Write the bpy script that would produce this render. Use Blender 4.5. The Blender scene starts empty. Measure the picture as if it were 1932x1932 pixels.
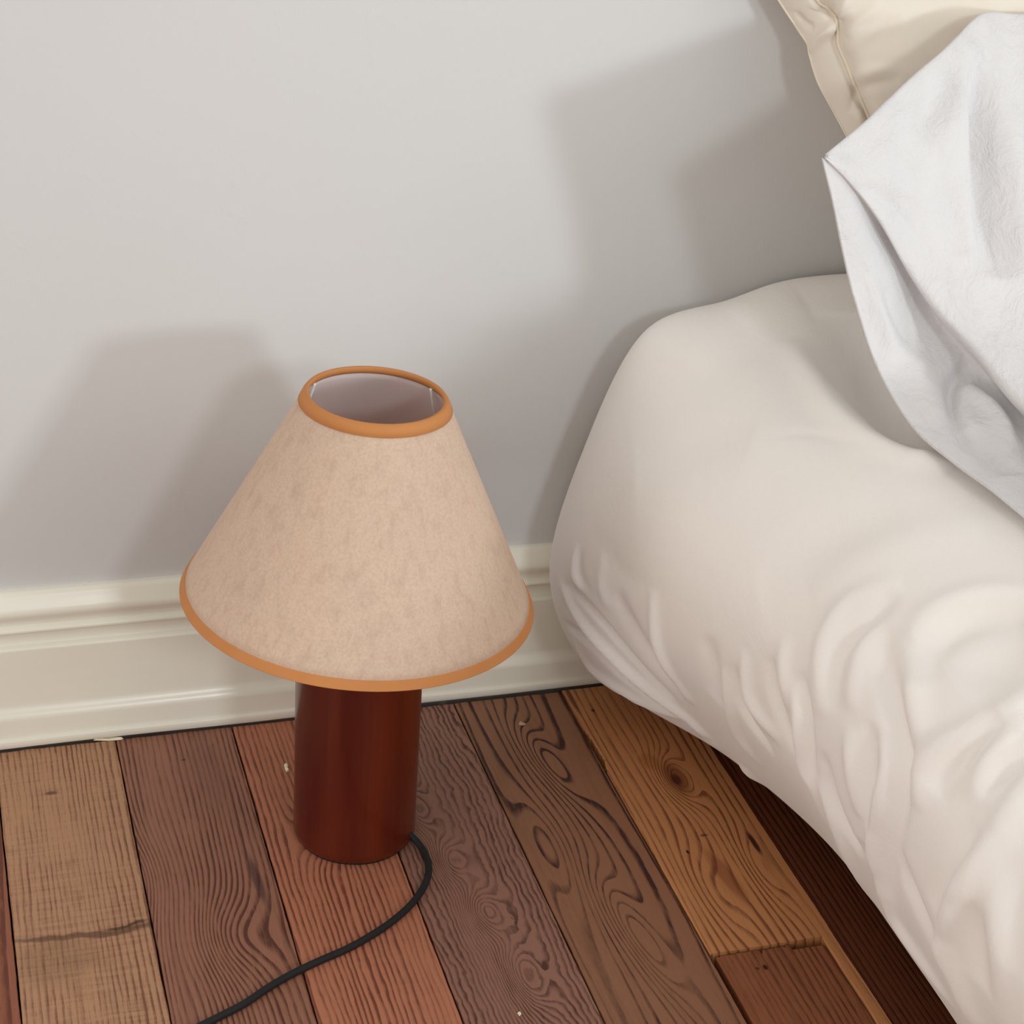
import bpy, bmesh, math, random
from mathutils import Vector, Matrix, noise
from mathutils.bvhtree import BVHTree

# ------------------------------------------------------------------ camera
F_PX, PITCH, ROLL, YAW = 3590.99, 0.485832, 0.0737315, -0.325128
CAM = Vector((-0.328686, -1.564781, 1.070672))
cy, sy, cp, sp, cr, sr = math.cos(YAW), math.sin(YAW), math.cos(PITCH), math.sin(PITCH), math.cos(ROLL), math.sin(ROLL)
FWD = Vector((-sy*cp, cy*cp, -sp)); _r = Vector((cy, sy, 0)); _u = _r.cross(FWD)
RT = _r*cr + _u*sr; UP = -_r*sr + _u*cr
cd = bpy.data.cameras.new('camera'); cam = bpy.data.objects.new('camera', cd)
bpy.context.collection.objects.link(cam)
cd.sensor_width = 36; cd.lens = F_PX/1932*36; cd.clip_start = 0.01
M = Matrix((RT, UP, -FWD)).transposed().to_4x4(); M.translation = CAM
cam.matrix_world = M
bpy.context.scene.camera = cam

def ray(px, py):
    return (FWD + RT*((px-966)/F_PX) - UP*((py-966)/F_PX)).normalized()
def P(px, py, y):                       # point on the plane at distance y from the wall
    d = ray(px, py); return CAM + d*((y-CAM.y)/d.y)
def PF(px, py, z=0.0):                  # point at height z above the floor
    d = ray(px, py); return CAM + d*((z-CAM.z)/d.z)

# ------------------------------------------------------------------ light
sc = bpy.context.scene
w = bpy.data.worlds.new('room_light'); sc.world = w; w.use_nodes = True
w.node_tree.nodes['Background'].inputs[0].default_value = (1.0, 0.945, 0.875, 1)
w.node_tree.nodes['Background'].inputs[1].default_value = 0.74
def area(name, loc, target, sx, sz, power, col):
    l = bpy.data.lights.new(name, 'AREA'); l.shape = 'RECTANGLE'; l.size = sx; l.size_y = sz
    l.energy = power; l.color = col
    o = bpy.data.objects.new(name, l); sc.collection.objects.link(o)
    o.location = loc; o.rotation_euler = (Vector(target)-Vector(loc)).to_track_quat('-Z', 'Z').to_euler()
    return o
area('side_window_light', (2.15, -3.60, 0.94), (0.0, -0.2, 0.4), 0.36, 0.42, 37, (0.86, 0.95, 1.0))
area('front_window_light', (0.52, -3.80, 1.92), (0.0, -0.2, 0.35), 0.42, 0.42, 23, (0.90, 0.97, 1.0))
area('high_fill_light', (2.9, -2.6, 2.3), (0.1, -0.2, 0.2), 1.8, 1.6, 22, (0.95, 0.98, 1.0))  # added soft fill from upper right, brightens shade and bedding; no known window
area('left_bounce_fill', (-2.4, -1.5, 0.42), (0.35, -0.3, 0.2), 1.5, 0.7, 18, (1.0, 0.96, 0.92))  # added low fill standing in for room bounce on the duvet's left side
sc.view_settings.view_transform = 'Standard'
sc.view_settings.look = 'None'; sc.view_settings.gamma = 1
sc.view_settings.exposure = -0.05
try: sc.view_settings.use_curve_mapping = False
except Exception: pass

# ------------------------------------------------------------------ helpers
C = sc.collection
def s2l(c):
    return tuple(((v/255)/12.92 if v/255 <= .04045 else ((v/255+.055)/1.055)**2.4) for v in c) + (1,)
class NT:
    def __init__(s, name):
        s.m = bpy.data.materials.new(name); s.m.use_nodes = True
        s.t = s.m.node_tree; s.b = s.t.nodes['Principled BSDF']
    def n(s, typ, **kw):
        x = s.t.nodes.new(typ)
        for k, v in kw.items():
            if k.startswith('i_'): x.inputs[k[2:].replace('_', ' ')].default_value = v
            elif k.startswith('x'): x.inputs[int(k[1:])].default_value = v
            else: setattr(x, k, v)
        return x
    def l(s, a, b): s.t.links.new(a, b)
    def set(s, inp, v):
        if isinstance(v, (int, float, tuple)): inp.default_value = v
        else: s.l(v, inp)
    def math(s, op, a, b=0.0, c=None):
        x = s.n('ShaderNodeMath', operation=op)
        s.set(x.inputs[0], a); s.set(x.inputs[1], b)
        if c is not None: s.set(x.inputs[2], c)
        return x.outputs[0]
    def noise(s, vec, scale, detail=2, rough=.5, mapping=None, dist=0):
        if mapping:
            mp = s.n('ShaderNodeMapping'); s.l(vec, mp.inputs[0]); mp.inputs['Scale'].default_value = mapping; vec = mp.outputs[0]
        x = s.n('ShaderNodeTexNoise'); s.l(vec, x.inputs['Vector'])
        x.inputs['Scale'].default_value = scale; x.inputs['Detail'].default_value = detail
        x.inputs['Roughness'].default_value = rough; x.inputs['Distortion'].default_value = dist
        return x.outputs[0]
    def mix(s, f, a, b, mode='MIX'):
        x = s.n('ShaderNodeMix', data_type='RGBA', blend_type=mode)
        s.set(x.inputs[0], f); s.set(x.inputs[6], a); s.set(x.inputs[7], b); return x.outputs[2]
    def ramp(s, f, lo, hi):
        x = s.n('ShaderNodeMapRange', interpolation_type='SMOOTHSTEP'); s.set(x.inputs[0], f)
        x.inputs[1].default_value = lo; x.inputs[2].default_value = hi; return x.outputs[0]
    def bump(s, h, strength, dist, prev=None):
        x = s.n('ShaderNodeBump'); s.l(h, x.inputs['Height']); x.inputs['Strength'].default_value = strength
        x.inputs['Distance'].default_value = dist
        if prev is not None: s.l(prev, x.inputs['Normal'])
        return x.outputs[0]

def link(name, me, mat=None, parent=None):
    o = bpy.data.objects.new(name, me); C.objects.link(o)
    if mat: me.materials.append(mat)
    if parent: o.parent = parent
    return o
def from_bm(name, bm, mat, parent=None, smooth=True):
    me = bpy.data.meshes.new(name); bmesh.ops.recalc_face_normals(bm, faces=bm.faces[:])
    bm.to_mesh(me); bm.free()
    if smooth:
        for p in me.polygons: p.use_smooth = True
    return link(name, me, mat, parent)
def tag(o, label=None, cat=None, group=None, kind=None):
    for k, v in (('label', label), ('category', cat), ('group', group), ('kind', kind)):
        if v: o[k] = v
    return o
def lathe(profile, n=128, close=False):
    bm = bmesh.new(); rings = []
    for r, z in profile:
        rings.append([bm.verts.new((r*math.cos(2*math.pi*i/n), r*math.sin(2*math.pi*i/n), z)) for i in range(n)])
    pairs = list(zip(rings, rings[1:])) + ([(rings[-1], rings[0])] if close else [])
    for a, b in pairs:
        for i in range(n): bm.faces.new((a[i], a[(i+1) % n], b[(i+1) % n], b[i]))
    if not close:
        for ring in (rings[0], rings[-1]):
            if profile[rings.index(ring)][0] > 1e-6: bm.faces.new(ring)
    return bm
def tube(pts, r, n=12, caps=True):
    bm = bmesh.new(); rings = []; up = Vector((0, 0, 1)); pts = [Vector(p) for p in pts]
    prevn = None
    for i, p in enumerate(pts):
        t = (pts[min(i+1, len(pts)-1)]-pts[max(i-1, 0)]).normalized()
        a = t.cross(up)
        if a.length < 1e-3: a = t.cross(Vector((1, 0, 0)))
        if prevn is not None: a = prevn - t*prevn.dot(t)
        a.normalize(); prevn = a; b = t.cross(a); rr = r(i/(len(pts)-1)) if callable(r) else r
        rings.append([bm.verts.new(p+a*math.cos(2*math.pi*k/n)*rr+b*math.sin(2*math.pi*k/n)*rr) for k in range(n)])
    for A, B in zip(rings, rings[1:]):
        for k in range(n): bm.faces.new((A[k], A[(k+1) % n], B[(k+1) % n], B[k]))
    if caps: bm.faces.new(rings[0][::-1]); bm.faces.new(rings[-1])
    return bm
def cr1(a, b, c, d, t):
    return .5*((2*b)+(c-a)*t+(2*a-5*b+4*c-d)*t*t+(-a+3*b-3*c+d)*t*t*t)
def spline(pts, per):
    out = []; n = len(pts)
    for i in range(n-1):
        a = pts[i-1] if i else pts[0]*2-pts[1]; d = pts[i+2] if i+2 < n else pts[-1]*2-pts[-2]
        for k in range(per): out.append(cr1(a, pts[i], pts[i+1], d, k/per))
    out.append(pts[-1].copy()); return out
def net(rows, pu, pv):                  # rows of control Vectors -> dense smooth grid
    a = [spline(r, pv) for r in rows]
    cols = [spline([a[i][j] for i in range(len(a))], pu) for j in range(len(a[0]))]
    return [[cols[j][i] for j in range(len(cols))] for i in range(len(cols[0]))]
def grid_mesh(name, g, flip=False):
    nv = len(g[0]); me = bpy.data.meshes.new(name)
    vs = [v for r in g for v in r]; fs = []
    for i in range(len(g)-1):
        for j in range(nv-1):
            q = (i*nv+j, i*nv+j+1, (i+1)*nv+j+1, (i+1)*nv+j); fs.append(q[::-1] if flip else q)
    me.from_pydata([tuple(v) for v in vs], [], fs)
    for p in me.polygons: p.use_smooth = True
    me.update(); return me
def wrinkle(me, lines, zmin=None):
    """lines: (pixel polyline, half width m, amplitude m); each is found on the cloth as it lies, then pressed in 3D"""
    bvh = BVHTree.FromPolygons([v.co.copy() for v in me.vertices], [tuple(p.vertices) for p in me.polygons])
    from mathutils.kdtree import KDTree
    kd = KDTree(len(me.vertices))
    for v in me.vertices: kd.insert(v.co, v.index)
    kd.balance()
    nor = [v.normal.copy() for v in me.vertices]; disp = [0.0]*len(nor)
    for pl, wd, am in lines:
        pts = []
        sp_ = spline([Vector((x, y, 0)) for x, y in pl], 10)
        for q in sp_:
            h = bvh.ray_cast(CAM, ray(q.x, q.y))
            if h[0] is not None: pts.append(h[0])
        if len(pts) < 3: continue
        best = {}; n = len(pts)
        for k in range(n-1):
            a, b = pts[k], pts[k+1]; ab = b-a
            if ab.length > .08 or ab.length < 1e-6: continue
            for co, i, dd in kd.find_range((a+b)/2, wd*2.6+ab.length/2):
                t = max(0, min(1, (co-a).dot(ab)/ab.length_squared)); dist = (co-(a+ab*t)).length
                s = (k+t)/(n-1)
                if i not in best or dist < best[i][0]: best[i] = (dist, s)
        for i, (dist, s) in best.items():
            e = math.sin(math.pi*min(1, max(0, s)))**.6 if True else 1
            disp[i] += am*e*math.exp(-(dist/wd)**2)
    for v in me.vertices: v.co += nor[v.index]*disp[v.index]
    me.update()

# ------------------------------------------------------------------ materials
def m_wall():
    s = NT('painted_plaster'); g = s.n('ShaderNodeNewGeometry').outputs['Position']
    n1 = s.noise(g, 2.2, 3); n2 = s.noise(g, 260, 3, .6); n3 = s.noise(g, 34, 4, .65, (1, 1, .55))
    s.set(s.b.inputs['Base Color'], s.mix(n1, s2l((214, 214, 214)), s2l((208, 207, 206))))
    s.b.inputs['Roughness'].default_value = .55
    b = s.bump(n2, .10, .0012); b = s.bump(s.ramp(n3, .55, .8), .25, .0012, b); s.l(b, s.b.inputs['Normal']); return s.m
def m_trim():
    s = NT('cream_gloss_paint'); g = s.n('ShaderNodeNewGeometry').outputs['Position']
    n2 = s.noise(g, 18, 4, .6, (.25, 1, 6)); n1 = s.noise(g, 7, 3)
    s.set(s.b.inputs['Base Color'], s.mix(n1, s2l((243, 240, 227)), s2l((236, 232, 217))))
    s.b.inputs['Roughness'].default_value = .26; s.b.inputs['Specular IOR Level'].default_value = .5
    s.l(s.bump(n2, .16, .0015), s.b.inputs['Normal']); return s.m
def m_plain(name, col, rough=.5, bump=None, metal=0):
    s = NT(name); g = s.n('ShaderNodeTexCoord').outputs['Object']
    n = s.noise(g, 40, 3)
    c2 = tuple(max(0, v-10) for v in col)
    s.set(s.b.inputs['Base Color'], s.mix(n, s2l(col), s2l(c2)))
    s.b.inputs['Roughness'].default_value = rough; s.b.inputs['Metallic'].default_value = metal
    if bump: s.l(s.bump(s.noise(g, bump[0], 2), bump[1], .0006), s.b.inputs['Normal'])
    return s.m
def m_fabric(name, c1, c2, weave=900, wb=.12, crease=0, sheen=.15, cs=26):
    s = NT(name); g = s.n('ShaderNodeNewGeometry').outputs['Position']
    s.set(s.b.inputs['Base Color'], s.mix(s.noise(g, 5, 2), s2l(c1), s2l(c2)))
    s.b.inputs['Roughness'].default_value = .9; s.b.inputs['Specular IOR Level'].default_value = .2
    s.b.inputs['Sheen Weight'].default_value = sheen
    b = s.bump(s.noise(g, weave, 2, .6), wb, .0006)
    if crease:
        b = s.bump(s.noise(g, cs, 6, .62, (1, .6, .8), .6), crease, .010, b)
    s.l(b, s.b.inputs['Normal']); return s.m
def m_wood(name, light, dark, freq, thick=.35, soft=.25, warp=(.012, 5, 1.2), fine=(.0, 60, 8), hills=(), marks=(), fibre=.5,
           ringvar=.5, cross=0, rough=.5, tint=None, bumpd=.0009, xc=0, knot_col=(92, 44, 24), streak=.4):
    """plank: the growth-ring field is x*freq bent by noise and by gaussian hills (x, y, sx, sy, amount); rings are its level lines"""
    s = NT(name); g = s.n('ShaderNodeNewGeometry').outputs['Position']
    sep = s.n('ShaderNodeSeparateXYZ'); s.l(g, sep.inputs[0]); X, Y = sep.outputs[0], sep.outputs[1]
    off = s.n('ShaderNodeVectorMath', operation='ADD'); s.l(g, off.inputs[0]); off.inputs[1].default_value = (xc*7.1, xc*3.3, xc)
    o = off.outputs[0]
    n1 = s.math('SUBTRACT', s.noise(o, warp[1], 2, .5, (1, warp[2]/warp[1], 1)), .5)
    n0 = s.math('SUBTRACT', s.noise(o, 26, 1, .5, (1, .06, 1)), .5)
    f = s.math('MULTIPLY', X, freq); f = s.math('MULTIPLY_ADD', n0, 3.2, f); f = s.math('MULTIPLY_ADD', n1, warp[0]*freq*2, f)
    if fine[0]:
        n2 = s.math('SUBTRACT', s.noise(o, fine[1], 2, .55, (1, fine[2]/fine[1], 1)), .5)
        f = s.math('MULTIPLY_ADD', n2, fine[0]*freq*2, f)
    Yw = s.math('MULTIPLY_ADD', s.math('SUBTRACT', s.noise(o, 16, 3, .6), .5), .030, Y)
    def gauss(kx, ky, sx, sy, skew=0, yy=None):
        dx = s.math('SUBTRACT', X, kx); dy = s.math('SUBTRACT', yy or Y, ky)
        if skew: dx = s.math('MULTIPLY_ADD', dy, skew, dx)
        dx = s.math('DIVIDE', dx, sx); dy = s.math('DIVIDE', dy, sy)
        q = s.math('ADD', s.math('MULTIPLY', dx, dx), s.math('MULTIPLY', dy, dy))
        return s.math('EXPONENT', s.math('MULTIPLY', q, -1.0), 0)
    for h in hills:
        f = s.math('MULTIPLY_ADD', gauss(*h[:4], *(h[5:6])), h[4]*1.4, f)
    fr = s.math('FRACT', f)
    # ring: slow rise, sharp fall (early to late wood)
    up = s.ramp(fr, 1-thick-soft, 1-thick*.4); dn = s.ramp(fr, .92, 1.0)
    ring = s.math('SUBTRACT', up, dn)
    rv = s.noise(o, 22, 2, .5, (1, .12, 1))
    ring = s.math('MULTIPLY', ring, s.math('MULTIPLY_ADD', s.math('SUBTRACT', rv, .5), ringvar*5, .80))
    rb = s.noise(o, 150, 3, .65, (1, .22, 1)); ring = s.math('MULTIPLY', ring, s.math('MULTIPLY_ADD', s.math('SUBTRACT', rb, .5), 2.6, 1.0))
    pore = s.ramp(s.noise(o, 1300, 2, .6, (1, .05, 1)), .56, .74)
    fib = s.noise(o, 700, 3, .6, (1, .035, 1)); fib2 = s.noise(o, 170, 3, .6, (1, .05, 1))
    tone = s.noise(o, 9, 3, .55, (1, .35, 1))
    dkf = s.math('MULTIPLY_ADD', s.math('SUBTRACT', fib, .5), fibre, s.math('MULTIPLY_ADD', pore, fibre*.55, s.math('MULTIPLY', ring, .95)))
    dkf = s.math('MULTIPLY_ADD', s.math('SUBTRACT', fib2, .5), fibre*1.5, dkf)
    dkf = s.math('MULTIPLY_ADD', s.math('SUBTRACT', tone, .5), streak, dkf)
    if cross:
        cn = s.noise(o, 240, 2, .6, (.07, 1, 1)); cm = s.noise(o, 14, 2)
        dkf = s.math('MULTIPLY_ADD', s.math('MULTIPLY', s.math('SUBTRACT', cn, .5), cm), cross, dkf)
    cl = s.n('ShaderNodeClamp'); s.l(dkf, cl.inputs[0])
    col = s.mix(cl.outputs[0], s2l(light), s2l(dark))
    if tint: col = s.mix(s.ramp(s.noise(o, 6, 2, .5, (1, .5, 1)), .42, .7), col, s2l(tint[0]), 'MIX') if len(tint) == 1 else col
    for mk in marks:                    # (x, y, sx, sy, colour, strength, skew)
        col = s.mix(s.math('MULTIPLY', s.ramp(gauss(mk[0], mk[1], mk[2], mk[3], mk[6] if len(mk) > 6 else 0, Yw if mk[2] > .015 and mk[3] < .01 else None), .15, .75), mk[5]), col, s2l(mk[4]))
    s.l(col, s.b.inputs['Base Color']); s.b.inputs['Roughness'].default_value = rough
    s.b.inputs['Specular IOR Level'].default_value = .3
    hgt = s.math('SUBTRACT', 1.0, cl.outputs[0])
    s.l(s.bump(hgt, .6, bumpd), s.b.inputs['Normal']); return s.m

M_wall = m_wall(); M_trim = m_trim()

# ------------------------------------------------------------------ setting
def box(bm, x0, x1, y0, y1, z0, z1):
    v = [bm.verts.new(c) for c in ((x0,y0,z0),(x1,y0,z0),(x1,y1,z0),(x0,y1,z0),(x0,y0,z1),(x1,y0,z1),(x1,y1,z1),(x0,y1,z1))]
    for q in ((0,3,2,1),(4,5,6,7),(0,1,5,4),(1,2,6,5),(2,3,7,6),(3,0,4,7)): bm.faces.new([v[i] for i in q])
bm = bmesh.new(); box(bm, -3.0, 3.0, 0, .12, -.05, 2.6)
tag(from_bm('wall_back', bm, M_wall, smooth=False), kind='structure')

prof = [(0, .1608), (-.0040, .1608), (-.0062, .1600), (-.0085, .1560), (-.0105, .1510), (-.0135, .1462), (-.0150, .1425), (-.0145, .1385),
        (-.0120, .1340), (-.0100, .1300), (-.0098, .1275), (-.0115, .1262), (-.0140, .1245), (-.0146, .1222), (-.0138, .1204), (-.0112, .1194), (-.0106, .1188), (-.0106, .1080),
        (-.0112, .1072), (-.0150, .1066), (-.0166, .1052), (-.0168, .1030), (-.0168, .0450), (-.0176, .0415), (-.0205, .0375), (-.0228, .0345), (-.0236, .0310), (-.0238, .0130),
        (-.0240, .0122), (-.0264, .0116), (-.0270, .0106), (-.0270, .0038), (-.0262, .0030), (0, .0030)]
bm = bmesh.new(); xs = [-3.0 + i*.05 for i in range(121)]; rr = []
for x in xs:
    rr.append([bm.verts.new((x, y, z + (.0004*math.sin(x*23) + .0003*noise.noise(Vector((x*9, 0, 0))) if z < .02 else 0))) for y, z in prof])
for a, b in zip(rr, rr[1:]):
    for k in range(len(prof)-1): bm.faces.new((a[k], a[k+1], b[k+1], b[k]))
o = from_bm('baseboard_back', bm, M_trim); tag(o, kind='structure')
md = o.modifiers.new('edge', 'EDGE_SPLIT'); md.split_angle = math.radians(50)

# floor planks: one floor mesh, each plank its own slot
EDGE = [-.531, -.419, -.3063, -.1936, -.0819, .0310, .1422, .2559, .3723, .484]
woods = [
 m_wood('brown_plank', (128, 84, 62), (84, 48, 34), 95, xc=.1),
 m_wood('red_plank', (150, 92, 68), (104, 56, 40), 85, fine=(.002, 40, 6), xc=.9, cross=.3),
 m_wood('tan_sawn_plank', (182, 138, 106), (126, 84, 63), 200, thick=.3, warp=(.006, 4, 1.0), fine=(.0012, 60, 30), fibre=.75, cross=2.0, ringvar=.5, xc=.2, streak=.55,
        marks=((-.245, -.300, .075, .004, (92, 62, 46), .75, 0), (-.215, -.295, .02, .0022, (60, 38, 28), .8, 0), (-.275, -.33, .035, .03, (128, 98, 70), .35, 0), (-.26, -.10, .006, .003, (80, 48, 34), .7, 0))),
 m_wood('brown_figured_plank', (154, 106, 86), (94, 56, 44), 185, thick=.35, warp=(.010, 5, 1.4), fine=(.0015, 50, 14), hills=((-.13, -.33, .03, .05, 3.5), (-.20, -.24, .03, .06, -3.0)),
        fibre=.55, xc=.35, marks=((-.098, -.262, .0045, .035, (74, 48, 48), .75, .05), (-.115, -.10, .02, .07, (120, 82, 68), .3, 0), (-.135, -.072, .0022, .0014, (60, 34, 28), .9, 0))),
 m_wood('reddish_plank', (184, 120, 92), (120, 68, 50), 180, thick=.35, warp=(.012, 7, 2.5), fine=(.0022, 60, 22), hills=((-.035, -.21, .02, .035, -3.0),), fibre=.5, xc=.5, cross=.5),
 m_wood('wavy_figured_plank', (150, 108, 92), (84, 50, 41), 200, thick=.4, warp=(.014, 9, 4.5), fine=(.0035, 70, 45), hills=((.062, -.19, .014, .035, 4.5), (.075, -.27, .015, .03, 4.0), (.085, -.345, .016, .03, 5), (.095, -.43, .016, .04, 5)),
        fibre=.35, xc=.7),
 m_wood('bold_grained_plank', (146, 102, 76), (62, 32, 25), 92, thick=.30, soft=.12, warp=(.016, 4.5, 1.5), fine=(.0012, 60, 14), hills=((.205, -.14, .016, .065, 3.2, .12), (.205, -.40, .016, .08, 3.8, .1), (.17, -.27, .02, .07, -1.8)),
        fibre=.35, ringvar=.55, xc=.3, streak=.5, marks=((.213, -.176, .004, .004, (70, 44, 32), .8, 0),)),
 m_wood('knotty_pine_plank', (198, 138, 90), (134, 82, 50), 115, thick=.22, soft=.28, warp=(.010, 6, 1.6), fine=(.001, 60, 10), hills=((.318, -.196, .015, .036, 4.2), (.345, -.34, .012, .05, 1.6), (.295, -.36, .02, .06, 1.8)),
        fibre=.5, ringvar=.5, xc=.15, marks=((.318, -.196, .012, .028, (112, 54, 26), .7, 0), (.318, -.198, .005, .010, (78, 30, 16), .9, 0), (.303, -.165, .01, .015, (158, 96, 40), .5, 0), (.3535, -.305, .0028, .019, (52, 18, 12), .95, 0), (.312, -.285, .004, .002, (84, 44, 28), .8, 0),
        (.310, -.345, .008, .04, (128, 66, 36), .55, .1), (.288, -.305, .0016, .003, (30, 14, 10), .95, 0), (.277, -.07, .002, .003, (48, 24, 16), .9, 0), (.262, -.045, .003, .03, (70, 38, 24), .7, 0))),
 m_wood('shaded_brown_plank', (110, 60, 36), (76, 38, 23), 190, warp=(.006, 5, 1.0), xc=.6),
 m_wood('right_brown_plank', (132, 84, 58), (88, 50, 34), 95, xc=.8),
]
M_sub = m_plain('dark_subfloor', (34, 22, 17), .9)
M_pine_low = m_wood('worn_pine_plank', (148, 92, 60), (104, 58, 38), 170, warp=(.008, 6, 1.4), fine=(.0015, 60, 12), fibre=.8, xc=.44, marks=((.297, -.462, .0022, .0035, (34, 12, 10), .95, 0), (.290, -.462, .0018, .002, (60, 22, 14), .8, 0)))
rnd = random.Random(4)
vs, fs, mi = [], [], []
def plank(x0, x1, y0, y1, slot, top=0.0, chips=(), endfn=None, nx=10, ny=None, seed=0, farfn=None):
    """a board with slightly uneven, eased edges; chips = (side, y, half length, depth)"""
    ny = ny or max(12, int((y1-y0)/.004)); base = len(vs); e = .0007
    for j in range(ny+1):
        y = y0+(y1-y0)*j/ny
        L = x0+e+.00045*noise.noise(Vector((x0*50, y*24, 1)))+.00028*noise.noise(Vector((x0*50, y*110, 3)))
        R = x1-e+.00045*noise.noise(Vector((x1*50, y*24, 2)))+.00028*noise.noise(Vector((x1*50, y*110, 4)))
        for side, cy_, hl, dp in chips:
            k = max(0, 1-abs(y-cy_)/hl)
            k = k**.5*(.75+.5*noise.noise(Vector((y*300, cy_, 0)))) if k else 0
            if side < 0: L += dp*k
            else: R -= dp*k
        xs_ = [L, L+.0006] + [L+(R-L)*i/nx for i in range(1, nx)] + [R-.0006, R]
        for i, x in enumerate(xs_):
            zz = top + (-.0009 if i in (0, len(xs_)-1) else 0) + .00018*noise.noise(Vector((x*30, y*12, seed)))
            yy = y
            if endfn and j == 0: yy = y + endfn(x)
            if farfn and j == ny: yy = y + farfn(x)
            vs.append((x, yy, zz))
        vs.append((R, yy, -.03)); vs.append((L, y+farfn(L) if farfn and j == ny else y, -.03))
    nr = nx+5
    for j in range(ny):
        for i in range(nr):
            a = base+j*nr+i; b = base+j*nr+(i+1) % nr
            fs.append((a, b, b+nr, a+nr)); mi.append(slot)
    fs.append(tuple(base+i for i in range(nr))[::-1]); mi.append(slot)
    fs.append(tuple(base+ny*nr+i for i in range(nr))); mi.append(slot)
END = -.4385
for k in range(9):
    x0, x1 = EDGE[k], EDGE[k+1]
    BE = -.0270; wf = lambda x: -.0001 - .0022*max(0, min(1, (x+.05)/.15)) - .0016*noise.noise(Vector((x*60, 1, 0))) - .0005*noise.noise(Vector((x*300, 1, 0)))
    if k == 7:
        plank(x0, x1, END, BE, 7, .0012, farfn=wf, chips=((-1, -.148, .022, .006), (-1, -.118, .018, .005)), endfn=lambda x: .0008*noise.noise(Vector((x*120, 0, 0))), seed=7)
        jag = lambda x: -.0010 - .011*max(0, min(1, (x-.322)/.012)) - .0035*abs(noise.noise(Vector((x*260, 3, 0)))) + (.009 if .3255 < x < .3290 else 0) - (.006 if .300 < x < .3025 else 0)
        plank(x0+.004, .3595, -2.6, END-.0008, 10, -.0010, farfn=jag, seed=17, ny=300, nx=60)
        plank(.3595, x1, -2.6, END+.0002, 7, .0010, seed=19, ny=200)
    else:
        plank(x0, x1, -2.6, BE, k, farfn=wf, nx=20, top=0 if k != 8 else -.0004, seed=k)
x = EDGE[-1]; k = 0
while x < 3.0: plank(x, x+.112, -2.6, -.0215, (9, 0, 1, 3)[k % 4], ny=40, seed=k+30); x += .112; k += 1
x = EDGE[0]; k = 0
while x > -3.0: plank(x-.112, x, -2.6, -.0215, (1, 3, 0, 4)[k % 4], ny=40, seed=k+60); x -= .112; k += 1
b0 = len(vs)
vs += [(-3, -6, -.024), (3, -6, -.024), (3, .12, -.024), (-3, .12, -.024)]; fs.append((b0, b0+1, b0+2, b0+3)); mi.append(11)
me = bpy.data.meshes.new('floor'); me.from_pydata(vs, [], fs)
for m_ in woods + [M_pine_low, M_sub]: me.materials.append(m_)
for p, m_ in zip(me.polygons, mi): p.material_index = m_
me.update()
floor = link('floor', me); tag(floor, kind='structure')

# ------------------------------------------------------------------ table lamp
LX, LY = 0.0, -.20835
lamp = bpy.data.objects.new('table_lamp', None); C.objects.link(lamp); lamp.location = (LX, LY, 0)
tag(lamp, 'table lamp with cream conical shade and glossy red-brown wooden cylinder base standing on the floor', 'lamp')
def m_mahogany():
    s = NT('red_lacquered_wood'); g = s.n('ShaderNodeTexCoord').outputs['Object']
    n = s.noise(g, 16, 3, .55, (1, 1, .08)); f = s.noise(g, 260, 3, .6, (1, 1, .02))
    c = s.mix(s.ramp(n, .3, .7), s2l((74, 13, 6)), s2l((104, 36, 13)))
    c = s.mix(s.math('MULTIPLY', s.ramp(f, .5, .75), .3), c, s2l((60, 12, 6)))
    s.l(c, s.b.inputs['Base Color']); s.b.inputs['Roughness'].default_value = .3; s.b.inputs['Specular IOR Level'].default_value = .45
    s.b.inputs['Coat Weight'].default_value = .25; s.b.inputs['Coat Roughness'].default_value = .12
    s.l(s.bump(f, .05, .0004), s.b.inputs['Normal']); return s.m
M_mahog = m_mahogany()
R = .055
p_ = [(0, .0022), (R-.004, .0022), (R-.0012, .0030), (R, .0050)] + [(R, .01+i*.02) for i in range(13)] + [(R, .2565), (R-.0012, .2592), (R-.004, .2600), (0, .2600)]
from_bm('base', lathe(p_), M_mahog, lamp)
from_bm('foot_pad', lathe([(0, 0), (R-.003, 0), (R-.003, .0024), (0, .0024)]), m_plain('black_felt', (24, 20, 20), .9), lamp)
from_bm('stem', lathe([(0, .26), (.009, .26), (.009, .30), (.018, .302), (.018, .345), (0, .346)], 48), m_plain('white_plastic', (225, 224, 222), .4), lamp)
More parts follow.
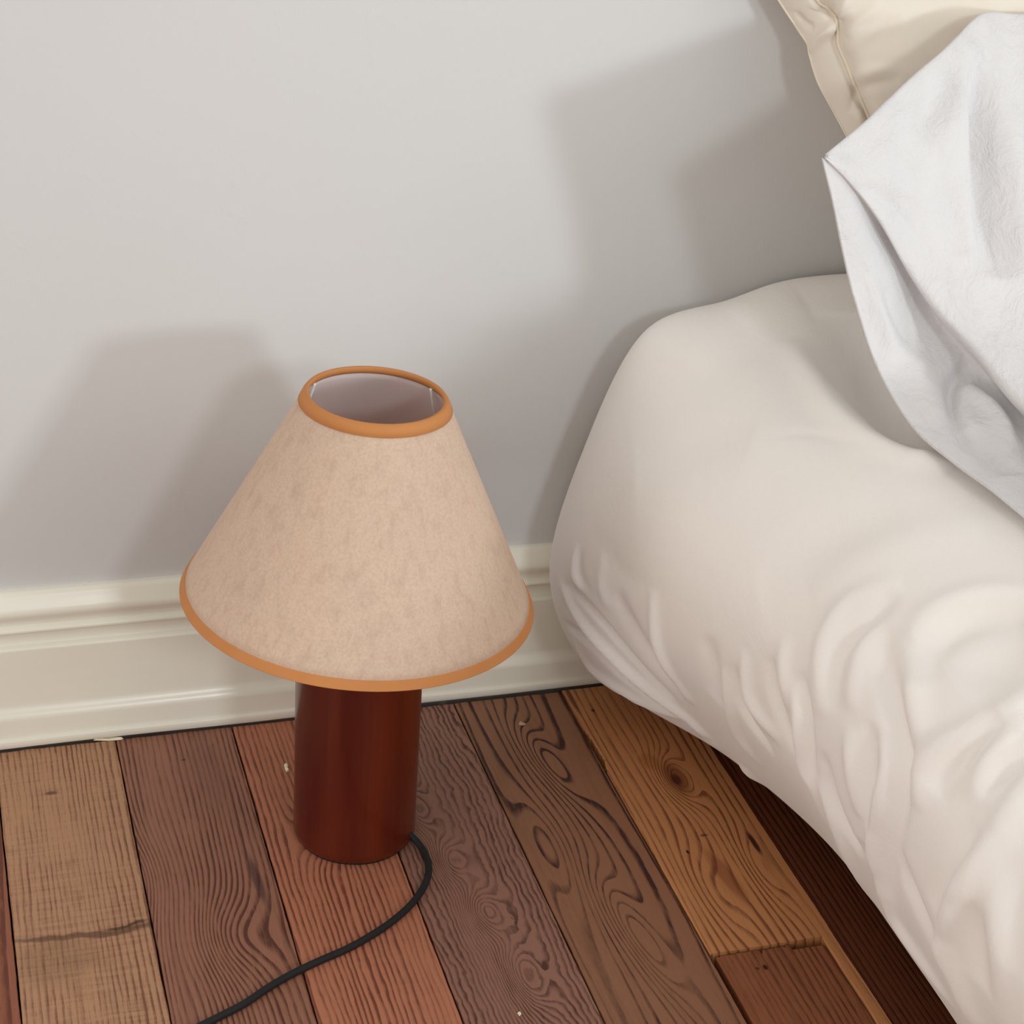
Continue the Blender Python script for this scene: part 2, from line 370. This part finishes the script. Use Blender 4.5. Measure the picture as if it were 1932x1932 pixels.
# shade: cone, tilted a little
rs, zs, rt, zt = .1480, .24802, .05759, .43217
cxs = .0019; zc = .34
def m_linen():
    s = NT('cream_linen'); g = s.n('ShaderNodeTexCoord').outputs['Object']
    n = s.noise(g, 420, 3, .7); sl = s.noise(g, 120, 2, .6, (1, 1, .12)); cl = s.noise(g, 9, 2)
    c = s.mix(s.math('MULTIPLY', s.ramp(n, .35, .7), .55), s2l((246, 226, 205)), s2l((222, 197, 173)))
    c = s.mix(s.math('MULTIPLY', s.ramp(sl, .45, .75), .35), c, s2l((212, 184, 160)))
    c = s.mix(s.math('MULTIPLY', cl, .3), c, s2l((232, 202, 184)))
    s.l(c, s.b.inputs['Base Color']); s.b.inputs['Roughness'].default_value = .85; s.b.inputs['Specular IOR Level'].default_value = .25
    s.b.inputs['Sheen Weight'].default_value = .1
    b = s.bump(n, .22, .0007); b = s.bump(sl, .2, .0007, b); s.l(b, s.b.inputs['Normal'])
    tr = s.n('ShaderNodeBsdfTranslucent'); s.l(c, tr.inputs[0]); mx = s.n('ShaderNodeMixShader'); mx.inputs[0].default_value = .40
    s.l(s.b.outputs[0], mx.inputs[1]); s.l(tr.outputs[0], mx.inputs[2]); s.l(mx.outputs[0], s.t.nodes['Material Output'].inputs[0])
    return s.m
def m_lining():
    s = NT('lilac_white_lining'); s.b.inputs['Base Color'].default_value = s2l((250, 240, 240)); s.b.inputs['Roughness'].default_value = .4
    tr = s.n('ShaderNodeBsdfTranslucent'); tr.inputs[0].default_value = s2l((255, 246, 244)); mx = s.n('ShaderNodeMixShader'); mx.inputs[0].default_value = .3
    s.l(s.b.outputs[0], mx.inputs[1]); s.l(tr.outputs[0], mx.inputs[2]); s.l(mx.outputs[0], s.t.nodes['Material Output'].inputs[0])
    return s.m
shade = bpy.data.objects.new('lamp_shade', None)
sl_ = (rs-rt)/(zs-zt)                   # dr/dz
def rad(z): return rs+(z-zs)*sl_
T = .0012
def band(z0, z1, outer, inner, name, mat, parent, n=160, k=16):
    pts = [(rad(z0+(z1-z0)*i/k)+outer, z0+(z1-z0)*i/k) for i in range(k+1)]
    pts += [(rad(z1+(z0-z1)*i/k)+inner, z1+(z0-z1)*i/k) for i in range(k+1)]
    return from_bm(name, lathe([(r, z-zc) for r, z in pts], n, True), mat, parent)
shade = band(zs+.001, zt-.001, 0, -T, 'lamp_shade', m_linen(), lamp)
shade.location = (cxs, 0, zc); shade.rotation_euler = (0, math.radians(3.0), 0)
M_tan = m_plain('tan_trim_ribbon', (200, 134, 76), .75, (900, .3))
lin = band(zs+.0015, zt-.0015, -T-.0002, -T-.0008, 'lining', m_lining(), shade)
tag(lin, 'smooth pinkish white inner lining')
tag(band(zs-.0015, zs+.0058, .0010, -T-.0020, 'bottom_trim', M_tan, shade), 'tan ribbon around the bottom rim')
# top trim: ribbon folded over the wire, rounded at the rim
zz = zt
pts = [(rad(zz-.0085)+.0003, zz-.0085), (rad(zz-.0082)+.0009, zz-.0082), (rad(zz-.002)+.0012, zz-.002), (rad(zz)+.0003, zz+.0006), (rad(zz)-.0014, zz+.0010), (rad(zz)-.0034, zz+.0002),
       (rad(zz-.003)-.0042, zz-.003), (rad(zz-.0055)-.0038, zz-.0055), (rad(zz-.0058)-.0022, zz-.0058)]
tag(from_bm('top_trim', lathe([(r, z-zc) for r, z in pts], 160, True), M_tan, shade), 'tan ribbon folded over the top rim')
M_wh = m_plain('white_metal', (238, 238, 236), .35)
fit = from_bm('shade_fitter', lathe([(.019, -.03), (.022, -.03), (.022, -.027), (.019, -.027)], 64, True), M_wh, shade)
for a_ in (math.radians(22), math.radians(142), math.radians(262)):
    c_, s_ = math.cos(a_), math.sin(a_); r1 = rad(zt-.004)-.0045; r2 = rad(zt-.05)-.010
    pts = [Vector((c_*r1, s_*r1, zt-.004-zc)), Vector((c_*(r1+.004), s_*(r1+.004), zt-.02-zc)), Vector((c_*(r2-.004), s_*(r2-.004), zt-.06-zc)), Vector((c_*.04, s_*.04, -.024)), Vector((c_*.021, s_*.021, -.0285))]
    from_bm('spoke', tube(spline(pts, 8), .0013, 10), M_wh, fit)
# cord
def m_cord():
    s = NT('black_braided_cord'); g = s.n('ShaderNodeTexCoord').outputs['Object']
    s.set(s.b.inputs['Base Color'], s.mix(s.noise(g, 500, 2), s2l((14, 17, 18)), s2l((26, 28, 30)))); s.b.inputs['Roughness'].default_value = .75
    s.l(s.bump(s.noise(g, 1500, 1), .3, .0004), s.b.inputs['Normal']); return s.m
zr = .0030
path = [PF(756, 1563, .0150), PF(768, 1571, .0125), PF(779, 1580, .0080), PF(790, 1592, .0048)] + [PF(x, y, zr) for x, y in ((800, 1607), (808, 1628), (808, 1650), (800, 1672), (785, 1695), (765, 1717), (735, 1742), (700, 1765), (655, 1790), (600, 1814), (550, 1838), (505, 1864), (462, 1893), (420, 1915), (378, 1936), (320, 1966), (230, 2020), (120, 2110), (60, 2230))]
path += [Vector((-.50, -.80, zr)), Vector((-.80, -.78, zr)), Vector((-1.10, -.50, zr)), Vector((-1.30, -.15, zr))]
path = [p - Vector((LX, LY, 0)) for p in path]
tag(from_bm('power_cord', tube(spline(path, 8), .0031, 16), m_cord(), lamp), 'black fabric-covered cord curling out over the floor')
gp = path[1]; gr = from_bm('cord_grommet', tube([path[0]-(path[1]-path[0])*.4, path[1]], .0042, 20), m_plain('black_rubber', (20, 18, 18), .45), lamp)

# ------------------------------------------------------------------ bed
M_duvet = m_fabric('off_white_cotton', (247, 243, 239), (243, 238, 232), 700, .35, .14, cs=14)
M_sheet = m_fabric('white_crinkled_linen', (224, 222, 222), (217, 215, 216), 600, .3, .5, cs=40)
M_pillow = m_fabric('cream_satin_cotton', (234, 225, 212), (228, 219, 205), 800, .06, .12, sheen=.3, cs=14)
bed = bpy.data.objects.new('bed', None); C.objects.link(bed); bed.location = (.95, -1.0, 0)
tag(bed, 'low bed hidden under white bedding beside the wall', 'bed')
def rbox(name, x0, x1, y0, y1, z0, z1, mat, r=.02):
    bm = bmesh.new(); box(bm, x0-.95, x1-.95, y0+1, y1+1, z0, z1)
    bmesh.ops.bevel(bm, geom=bm.edges[:], offset=r, segments=4, affect='EDGES', profile=.5)
    return from_bm(name, bm, mat, bed)
rbox('bed_frame', .50, 1.45, -1.95, -.06, .05, .17, m_plain('dark_wood', (48, 30, 22), .5), .008)
for x_, y_ in ((.56, -.12), (1.39, -.12), (.56, -1.89), (1.39, -1.89)):
    rbox('leg', x_-.025, x_+.025, y_-.025, y_+.025, .002, .052, m_plain('dark_leg_wood', (48, 30, 22), .5), .004)
rbox('mattress', .48, 1.45, -1.93, -.05, .171, .31, m_plain('white_mattress', (225, 220, 214), .8), .04)

ST = [  # y, then (x, z) from the inside of the hem round to the far side
 (-.006, [(.47,.045),(.40,.030),(.335,.035),(.285,.070),(.253,.150),(.272,.260),(.325,.365),(.405,.410),(.48,.432),(.62,.430),(.95,.41),(1.50,.40),(1.56,.20)]),
 (-.060, [(.46,.045),(.39,.030),(.315,.032),(.255,.070),(.222,.165),(.246,.290),(.294,.406),(.375,.432),(.455,.450),(.62,.445),(.95,.41),(1.52,.37),(1.60,.20)]),
 (-.150, [(.47,.050),(.41,.034),(.340,.036),(.265,.085),(.230,.190),(.250,.295),(.298,.370),(.365,.415),(.455,.430),(.62,.425),(.95,.41),(1.53,.37),(1.62,.20)]),
 (-.280, [(.49,.060),(.43,.044),(.365,.055),(.300,.115),(.257,.205),(.262,.300),(.305,.370),(.375,.410),(.465,.425),(.62,.430),(.95,.41),(1.53,.37),(1.62,.20)]),
 (-.430, [(.50,.070),(.44,.054),(.385,.065),(.330,.130),(.283,.215),(.278,.300),(.318,.372),(.385,.415),(.475,.435),(.62,.445),(.95,.41),(1.53,.37),(1.62,.20)]),
 (-.600, [(.49,.080),(.43,.064),(.378,.075),(.330,.140),(.292,.225),(.288,.310),(.328,.380),(.400,.420),(.485,.440),(.62,.45),(.95,.41),(1.53,.37),(1.62,.20)]),
 (-.850, [(.49,.080),(.43,.064),(.375,.075),(.330,.140),(.295,.225),(.290,.300),(.335,.360),(.405,.392),(.490,.40),(.62,.40),(.95,.37),(1.53,.34),(1.62,.20)]),
 (-1.30, [(.51,.080),(.45,.064),(.400,.075),(.350,.140),(.310,.225),(.305,.310),(.345,.335),(.410,.355),(.495,.36),(.62,.36),(.95,.37),(1.53,.34),(1.62,.20)]),
 (-1.95, [(.51,.080),(.45,.064),(.405,.075),(.355,.140),(.320,.225),(.315,.310),(.350,.330),(.420,.350),(.505,.355),(.62,.355),(.95,.355),(1.53,.41),(1.62,.20)]),
 (-2.05, [(.53,.060),(.50,.054),(.460,.065),(.430,.110),(.400,.165),(.410,.200),(.440,.230),(.480,.240),(.545,.25),(.62,.25),(.95,.25),(1.50,.24),(1.56,.16)]),
]
rows = [[Vector((x, y, z)) for x, z in pr] for y, pr in ST]
g = net(rows, 34, 26)
duv = grid_mesh('duvet', g, flip=True)
DUVET_LINES = [
 ([(1545,1350),(1548,1240),(1570,1180),(1615,1130),(1700,1095)],0.0100,0.00630),
 ([(1572,1340),(1580,1250),(1610,1200),(1660,1150),(1690,1120)],0.0080,-0.00560),
 ([(1605,1340),(1610,1290),(1628,1220),(1662,1180)],0.0090,0.00420),
 ([(1662,1185),(1670,1260),(1688,1330),(1697,1400),(1702,1450),(1695,1520),(1684,1600),(1678,1690)],0.0100,-0.01050),
 ([(1735,1180),(1727,1260),(1722,1330),(1735,1400)],0.0120,0.00770),
 ([(1512,1270),(1521,1340),(1526,1400),(1534,1460)],0.0060,-0.00630),
 ([(1500,1290),(1505,1340),(1510,1390),(1518,1445),(1538,1490),(1560,1560)],0.0080,0.00630),
 ([(1602,1370),(1610,1457),(1625,1545)],0.0090,0.00630),
 ([(1644,1365),(1639,1457),(1636,1560)],0.0070,-0.00700),
 ([(1668,1390),(1674,1445),(1660,1505),(1650,1570),(1655,1640)],0.0070,0.00630),
 ([(1552,1420),(1572,1505),(1600,1570),(1625,1610)],0.0070,-0.00700),
 ([(1729,1525),(1734,1457),(1770,1416),(1829,1386),(1900,1338),(1960,1280)],0.0110,0.00840),
 ([(1765,1500),(1793,1450),(1853,1397),(1895,1357)],0.0100,-0.00770),
 ([(1838,1520),(1865,1440),(1905,1395),(1950,1350)],0.0110,0.00770),
 ([(1868,1505),(1900,1450),(1945,1395)],0.0080,-0.00770),
 ([(1872,1560),(1932,1490),(1980,1440)],0.0100,0.00630),
 ([(1955,1158),(1855,1156),(1790,1180),(1750,1225),(1742,1290)],0.0160,-0.01260),
 ([(1950,1225),(1870,1240),(1810,1290)],0.0300,-0.01100),
 ([(1960,1120),(1850,1120),(1760,1155),(1715,1210)],0.0120,0.00560),
 ([(1784,1830),(1786,1765),(1800,1712),(1828,1648),(1881,1584),(1945,1515)],0.0110,0.01190),
 ([(1762,1715),(1785,1665),(1820,1605),(1850,1560)],0.0100,-0.00700),
 ([(1786,1765),(1800,1819),(1824,1888),(1850,1950)],0.0120,0.00770),
 ([(1835,1700),(1838,1780),(1850,1860)],0.0140,-0.00700),
 ([(1880,1650),(1878,1740),(1885,1830),(1890,1950)],0.0120,0.00420),
 ([(1930,1620),(1915,1720),(1915,1830)],0.0120,-0.00490),
 ([(1545,1470),(1585,1570),(1620,1650),(1668,1745),(1721,1835),(1775,1925)],0.0080,0.00630),
 ([(1628,1590),(1652,1690),(1707,1795),(1756,1861),(1805,1940)],0.0070,-0.00700),
 ([(1641,1560),(1657,1640),(1689,1728),(1748,1819),(1800,1900)],0.0080,0.00630),
 ([(1694,1610),(1715,1670),(1745,1740),(1770,1800)],0.0080,-0.00630),
 ([(1395,1440),(1450,1490),(1520,1560),(1590,1650)],0.0090,0.00420),
 ([(1055,1095),(1082,1148),(1120,1198),(1163,1241),(1210,1284),(1270,1331),(1318,1371),(1356,1412)],0.0060,0.00840),
 ([(1066,1098),(1110,1143),(1153,1193),(1187,1233),(1235,1285),(1275,1320)],0.0045,-0.00700),
 ([(1064,1176),(1110,1212),(1163,1267),(1210,1305),(1258,1333),(1312,1366)],0.0050,-0.01120),
 ([(1080,1202),(1115,1257),(1163,1293),(1234,1333),(1299,1356)],0.0050,0.00630),
 ([(1150,1310),(1220,1350),(1300,1380)],0.0045,-0.00420),
 ([(1300,1404),(1340,1391)],0.0030,-0.00420),
 ([(1160,1115),(1191,1179),(1218,1226),(1246,1262),(1290,1310)],0.0100,-0.00700),
 ([(1232,1110),(1234,1179),(1244,1226),(1270,1278),(1310,1330)],0.0070,0.00560),
 ([(1088,1030),(1084,1083),(1100,1115)],0.0040,0.00420),
 ([(1096,1040),(1096,1085),(1115,1120)],0.0040,-0.00250),
 ([(1139,1040),(1134,1107),(1150,1150)],0.0070,0.00250),
 ([(1363,1260),(1377,1333),(1391,1381),(1430,1440)],0.0060,0.00560),
 ([(1384,1255),(1396,1321),(1420,1369),(1460,1420)],0.0060,-0.00630),
 ([(1404,1230),(1410,1298),(1430,1345),(1475,1400)],0.0070,0.00560),
 ([(1335,1200),(1345,1260),(1350,1320)],0.0120,-0.00420),
 ([(1455,1240),(1460,1300),(1480,1370),(1510,1430)],0.0080,-0.00560),
 ([(1480,1200),(1478,1270),(1490,1340)],0.0090,0.00420),
 ([(1490,640),(1538,722),(1579,775),(1634,820),(1689,848),(1750,868),(1800,880)],0.0140,0.00980),
 ([(1600,590),(1640,690),(1700,790),(1780,850)],0.0300,-0.01600),
 ([(1455,824),(1520,818),(1590,832),(1650,845)],0.0040,-0.00120),
 ([(1290,700),(1330,640),(1420,590),(1520,575)],0.0300,0.00600),
 ([(1200,900),(1300,840),(1420,820)],0.0350,-0.00400),
 ([(1700,960),(1560,1020),(1430,1110)],0.0300,-0.00300),
 ([(1860,1000),(1750,1010),(1620,1060),(1530,1130)],0.0250,0.00350),
]
wrinkle(duv, DUVET_LINES)
duvet = link('duvet', duv, M_duvet)
tag(duvet, 'puffy off-white duvet hanging over the side of the bed, bulging towards the lamp', 'duvet')
md = duvet.modifiers.new('thick', 'SOLIDIFY'); md.thickness = .012; md.offset = -1
DB = BVHTree.FromPolygons([v.co.copy() for v in duv.vertices], [tuple(p.vertices) for p in duv.polygons])
def hit(px, py):
    h = DB.ray_cast(CAM, ray(px, py)); return h[0]

# white linen sheet thrown over the pillow end, its front edge doubled back
SHEET = [
 [(1552,299,-.268),(1554,299,-.268),(1557,300,-.267),(1557,298,-.270),(1560,296,-.268),(1561,293,-.266),(1557,291,-.262),(1558,293,-.255),(1562,298,-.250)],
 [(1573,385,-.272),(1590,374,-.270),(1607,354,-.266),(1606,345,-.271),(1626,326,-.268),(1645,285,-.252),(1637,227,-.236),(1643,234,-.215),(1650,260,-.205)],
 [(1589,465,-.272),(1624,455,-.268),(1670,440,-.250),(1658,411,-.268),(1700,380,-.256),(1738,292,-.236),(1716,157,-.202),(1725,164,-.180),(1735,200,-.170)],
 [(1612,560,-.276),(1668,560,-.270),(1726,540,-.255),(1710,497,-.268),(1770,440,-.256),(1808,292,-.226),(1790,97,-.170),(1800,105,-.150),(1810,150,-.145)],
 [(1655,690,-.297),(1728,680,-.293),(1784,625,-.275),(1763,573,-.288),(1838,505,-.272),(1868,312,-.222),(1852,46,-.140),(1856,52,-.122),(1865,100,-.118)],
 [(1722,803,-.352),(1792,772,-.340),(1854,705,-.310),(1838,653,-.324),(1908,570,-.292),(1930,330,-.214),(1920,46,-.128),(1922,54,-.110),(1930,100,-.105)],
 [(1802,873,-.413),(1860,842,-.400),(1918,782,-.360),(1904,735,-.372),(1978,640,-.325),(2000,360,-.220),(2000,46,-.128),(2000,56,-.110),(2010,100,-.105)],
 [(1870,922,-.463),(1928,900,-.450),(1985,842,-.410),(1975,795,-.420),(2050,700,-.355),(2080,400,-.225),(2090,40,-.125),(2092,50,-.105),(2100,90,-.100)],
 [(1936,976,-.508),(1995,960,-.500),(2055,902,-.480),(2050,860,-.500),(2130,760,-.425),(2170,450,-.235),(2200,30,-.125),(2202,40,-.105),(2210,80,-.100)],
 [(2040,1062,-.585),(2100,1042,-.570),(2160,990,-.550),(2160,950,-.560),(2240,850,-.480),(2290,500,-.250),(2340,0,-.125),(2342,10,-.105),(2350,60,-.100)],
 [(2180,1200,-.700),(2240,1180,-.690),(2300,1110,-.650),(2300,1070,-.660),(2400,950,-.560),(2470,550,-.280),(2520,-40,-.125),(2522,-30,-.105),(2530,20,-.100)],
]
g = net([[P(*q) for q in r] for r in SHEET], 22, 20)
for row in g:
    for v in row:                       # let it rest on the duvet, never under it
        h = DB.ray_cast(Vector((v.x, v.y, 1.5)), Vector((0, 0, -1)))
        if h[0] is not None and v.z < h[0].z+.006: v.z = h[0].z+.006
sh = grid_mesh('throw_sheet', g, flip=True)
SHEET_LINES = [
 ([(1852,105),(1850,170),(1862,240),(1868,330),(1872,430),(1880,520)],.014,-.0240),
 ([(1905,200),(1915,350),(1925,470),(1940,560)],.014,.0120),
 ([(1838,80),(1828,150),(1800,230),(1770,300)],.014,.0050),
 ([(1810,110),(1770,190),(1735,260)],.012,-.0070),
 ([(1700,195),(1680,260),(1650,320)],.012,.0030),
 ([(1835,690),(1812,705),(1798,735),(1803,790),(1830,850)],.0065,-.0100),
 ([(1818,725),(1850,755),(1885,790),(1920,850)],.007,.0100),
 ([(1835,800),(1865,850),(1910,895)],.014,-.0100),
 ([(1640,520),(1660,590),(1700,680)],.008,.0050),
 ([(1670,540),(1700,610),(1740,680)],.008,-.0050),
 ([(1720,640),(1740,720),(1790,800)],.012,.0030),
 ([(1625,350),(1680,385),(1740,450)],.006,-.0035),
 ([(1650,330),(1700,352),(1760,400)],.006,.0018),
 ([(1700,440),(1745,470),(1800,540)],.006,-.0020),
 ([(1780,330),(1800,400),(1815,480)],.012,-.0060),
]
wrinkle(sh, SHEET_LINES)
sheet = link('throw_sheet', sh, M_sheet)
tag(sheet, 'crinkled bright white linen sheet draped over the pillow and duvet, its pointed corner sticking out', 'sheet')
md = sheet.modifiers.new('thick', 'SOLIDIFY'); md.thickness = .0022; md.offset = -1

# cream pillow against the wall
OUT = [(1330,-230,-.020),(1400,-110,-.026),(1440,-50,-.030),(1469,0,-.034),(1505,55,-.040),(1524,84,-.048),(1527,102,-.052),(1543,154,-.060),(1571,207,-.070),(1597,255,-.080),(1636,330,-.088),(1700,445,-.092),(1752,548,-.078)]
INN = [(1395,-260,-.030),(1465,-140,-.050),(1512,-45,-.056),(1546,0,-.062),(1566,20,-.066),(1580,38,-.070),(1580,80,-.072),(1595,118,-.078),(1609,154,-.084),(1634,212,-.090),(1668,290,-.096),(1735,410,-.098),(1782,520,-.080)]
rows = []
for i, (a, b) in enumerate(zip(OUT, INN)):
    A, B = Vector(a), Vector(b); e = 0 if i in (0, 12) else (.5 if i in (1, 11) else 1)
    r = [A, A.lerp(B, .33)-Vector((0, 0, .004*e)), A.lerp(B, .72)-Vector((0, 0, .004*e)), B+Vector((0, 0, .002)), B+Vector((38, -3, -.018*e)), B+Vector((150, -10, -.030*e)), B+Vector((330, -20, -.034*e)), B+Vector((600, -30, -.036*e)), B+Vector((900, -50, -.030*e)), B+Vector((1120, -60, -.010*e)), B+Vector((1160, -62, .012*e))]
    rows.append([P(*q) for q in r])
for r in rows[-2:]:
    for v in r: v.z -= .0
g = net(rows, 18, 20)
pillow = bpy.data.objects.new('pillow', None); C.objects.link(pillow); pillow.location = (.62, -.05, .47)
tag(pillow, 'cream pillow with a piped flange border leaning on the wall at the top right', 'pillow')
pm = grid_mesh('pillowcase', g, flip=False)
wrinkle(pm, [([(1527,96),(1548,72),(1570,50),(1584,32)],.0045,-.0060),
 ([(1585,30),(1592,8),(1602,-20)],.0050,-.0080),
 ([(1598,70),(1612,48),(1640,22),(1660,0)],.0050,-.0030),
 ([(1600,100),(1640,60),(1680,10)],.006,-.0020),
 ([(1612,150),(1640,135),(1690,128)],.005,-.0022),
 ([(1620,170),(1650,160),(1700,150)],.005,.0022),
 ([(1500,20),(1520,45),(1536,50)],.0040,.0030),
 ([(1600,215),(1612,180),(1610,160)],.0035,.0020),
 ([(1625,240),(1618,205)],.003,-.0020),
 ([(1540,20),(1550,-10)],.005,-.003),
 ([(1720,60),(1780,20),(1850,-20)],.03,.004)])
gf = [[pm.vertices[i*len(g[0])+j].co.copy() for j in range(len(g[0]))] for i in range(len(g))]
nr, nc = len(gf), len(gf[0]); vsb = []; fsb = []
for i in range(nr):
    for j in range(nc): vsb.append(tuple(gf[i][j]))
bi = {}
for i in range(nr):
    for j in range(nc):
        if i in (0, nr-1) or j in (0, nc-1): bi[i, j] = i*nc+j; continue
        f_ = gf[i][j]; e = min(1, j/14, (nc-1-j)/14, i/10, (nr-1-i)/10)
        oy = min(-.003, f_.y*(1-e)+(-.004)*e + .003)
        oy = max(oy, f_.y+.002); dd = f_-CAM; q_ = CAM+dd*((oy-CAM.y)/dd.y)
        bi[i, j] = len(vsb); vsb.append((q_.x+.004*e, q_.y, q_.z))
for i in range(nr-1):
    for j in range(nc-1):
        a = i*nc+j; fsb.append((a, a+1, a+nc+1, a+nc))
        fsb.append((bi[i, j], bi[i+1, j], bi[i+1, j+1], bi[i, j+1]))
pb = bpy.data.meshes.new('pillowcase'); pb.from_pydata(vsb, [], fsb)
for p in pb.polygons: p.use_smooth = True
pb.validate(); pb.update(); bpy.data.meshes.remove(pm)
inv = Vector((.62, -.05, .47))
for v in pb.vertices: v.co -= inv
pc = link('pillowcase', pb, M_pillow, pillow)
def pts_at(jj, off): return [gf[i][jj] + Vector((0, off, 0)) - inv for i in range(1, nr-1)]
M_pip = m_plain('cream_piping', (238, 228, 210), .6)
tag(from_bm('edge_piping', tube(pts_at(0, 0), .0010, 8), M_pip, pillow), 'thin corded edge')
tag(from_bm('seam_piping', tube(pts_at(60, -.0012), .0014, 8), M_pip, pillow), 'thin corded seam inside the flange')

# bits lying on the floor
def chip(name, pts, z, th, mat, label, cat, group=None):
    bm = bmesh.new(); q = [PF(x, y, z) for x, y in pts]; c = sum(q, Vector())/len(q)
    lo = [bm.verts.new(v-c) for v in q]; hi = [bm.verts.new((v-c)*.86+Vector((0, 0, th*(1+.3*math.sin(i*2))))) for i, v in enumerate(q)]
    n = len(q); bm.faces.new(lo[::-1]); bm.faces.new(hi)
    for i in range(n): bm.faces.new((lo[i], lo[(i+1) % n], hi[(i+1) % n], hi[i]))
    o = from_bm(name, bm, mat, smooth=False); o.location = c; return tag(o, label, cat, group)
M_chip = m_plain('pale_chip', (250, 240, 212), .5)
chip('wood_sliver', [(176,1397),(178,1393),(205,1392),(229,1392),(233,1394),(228,1396),(205,1397.5)], .0006, .0016, M_chip, 'pale sliver lying on the floor along the baseboard at the left', 'sliver')
chip('crumb', [(536,1444),(540,1442),(544,1445),(542,1450),(545,1455),(541,1457),(538,1452)], .0006, .0018, M_chip, 'tiny pale crumb on the floor just left of the lamp base', 'crumb')
chip('crumb', [(978,1367),(981,1362),(986,1364),(992,1367),(985,1369)], .0006, .0012, m_plain('beige_chip', (200, 175, 150), .6), 'tiny beige crumb on the bold-grained plank near the baseboard', 'crumb')
chip('crumb', [(976,1912),(981,1910),(984,1914),(980,1918)], .0006, .001, M_chip, 'tiny pale crumb at the bottom edge of the photo, on the wavy-grained plank', 'crumb')
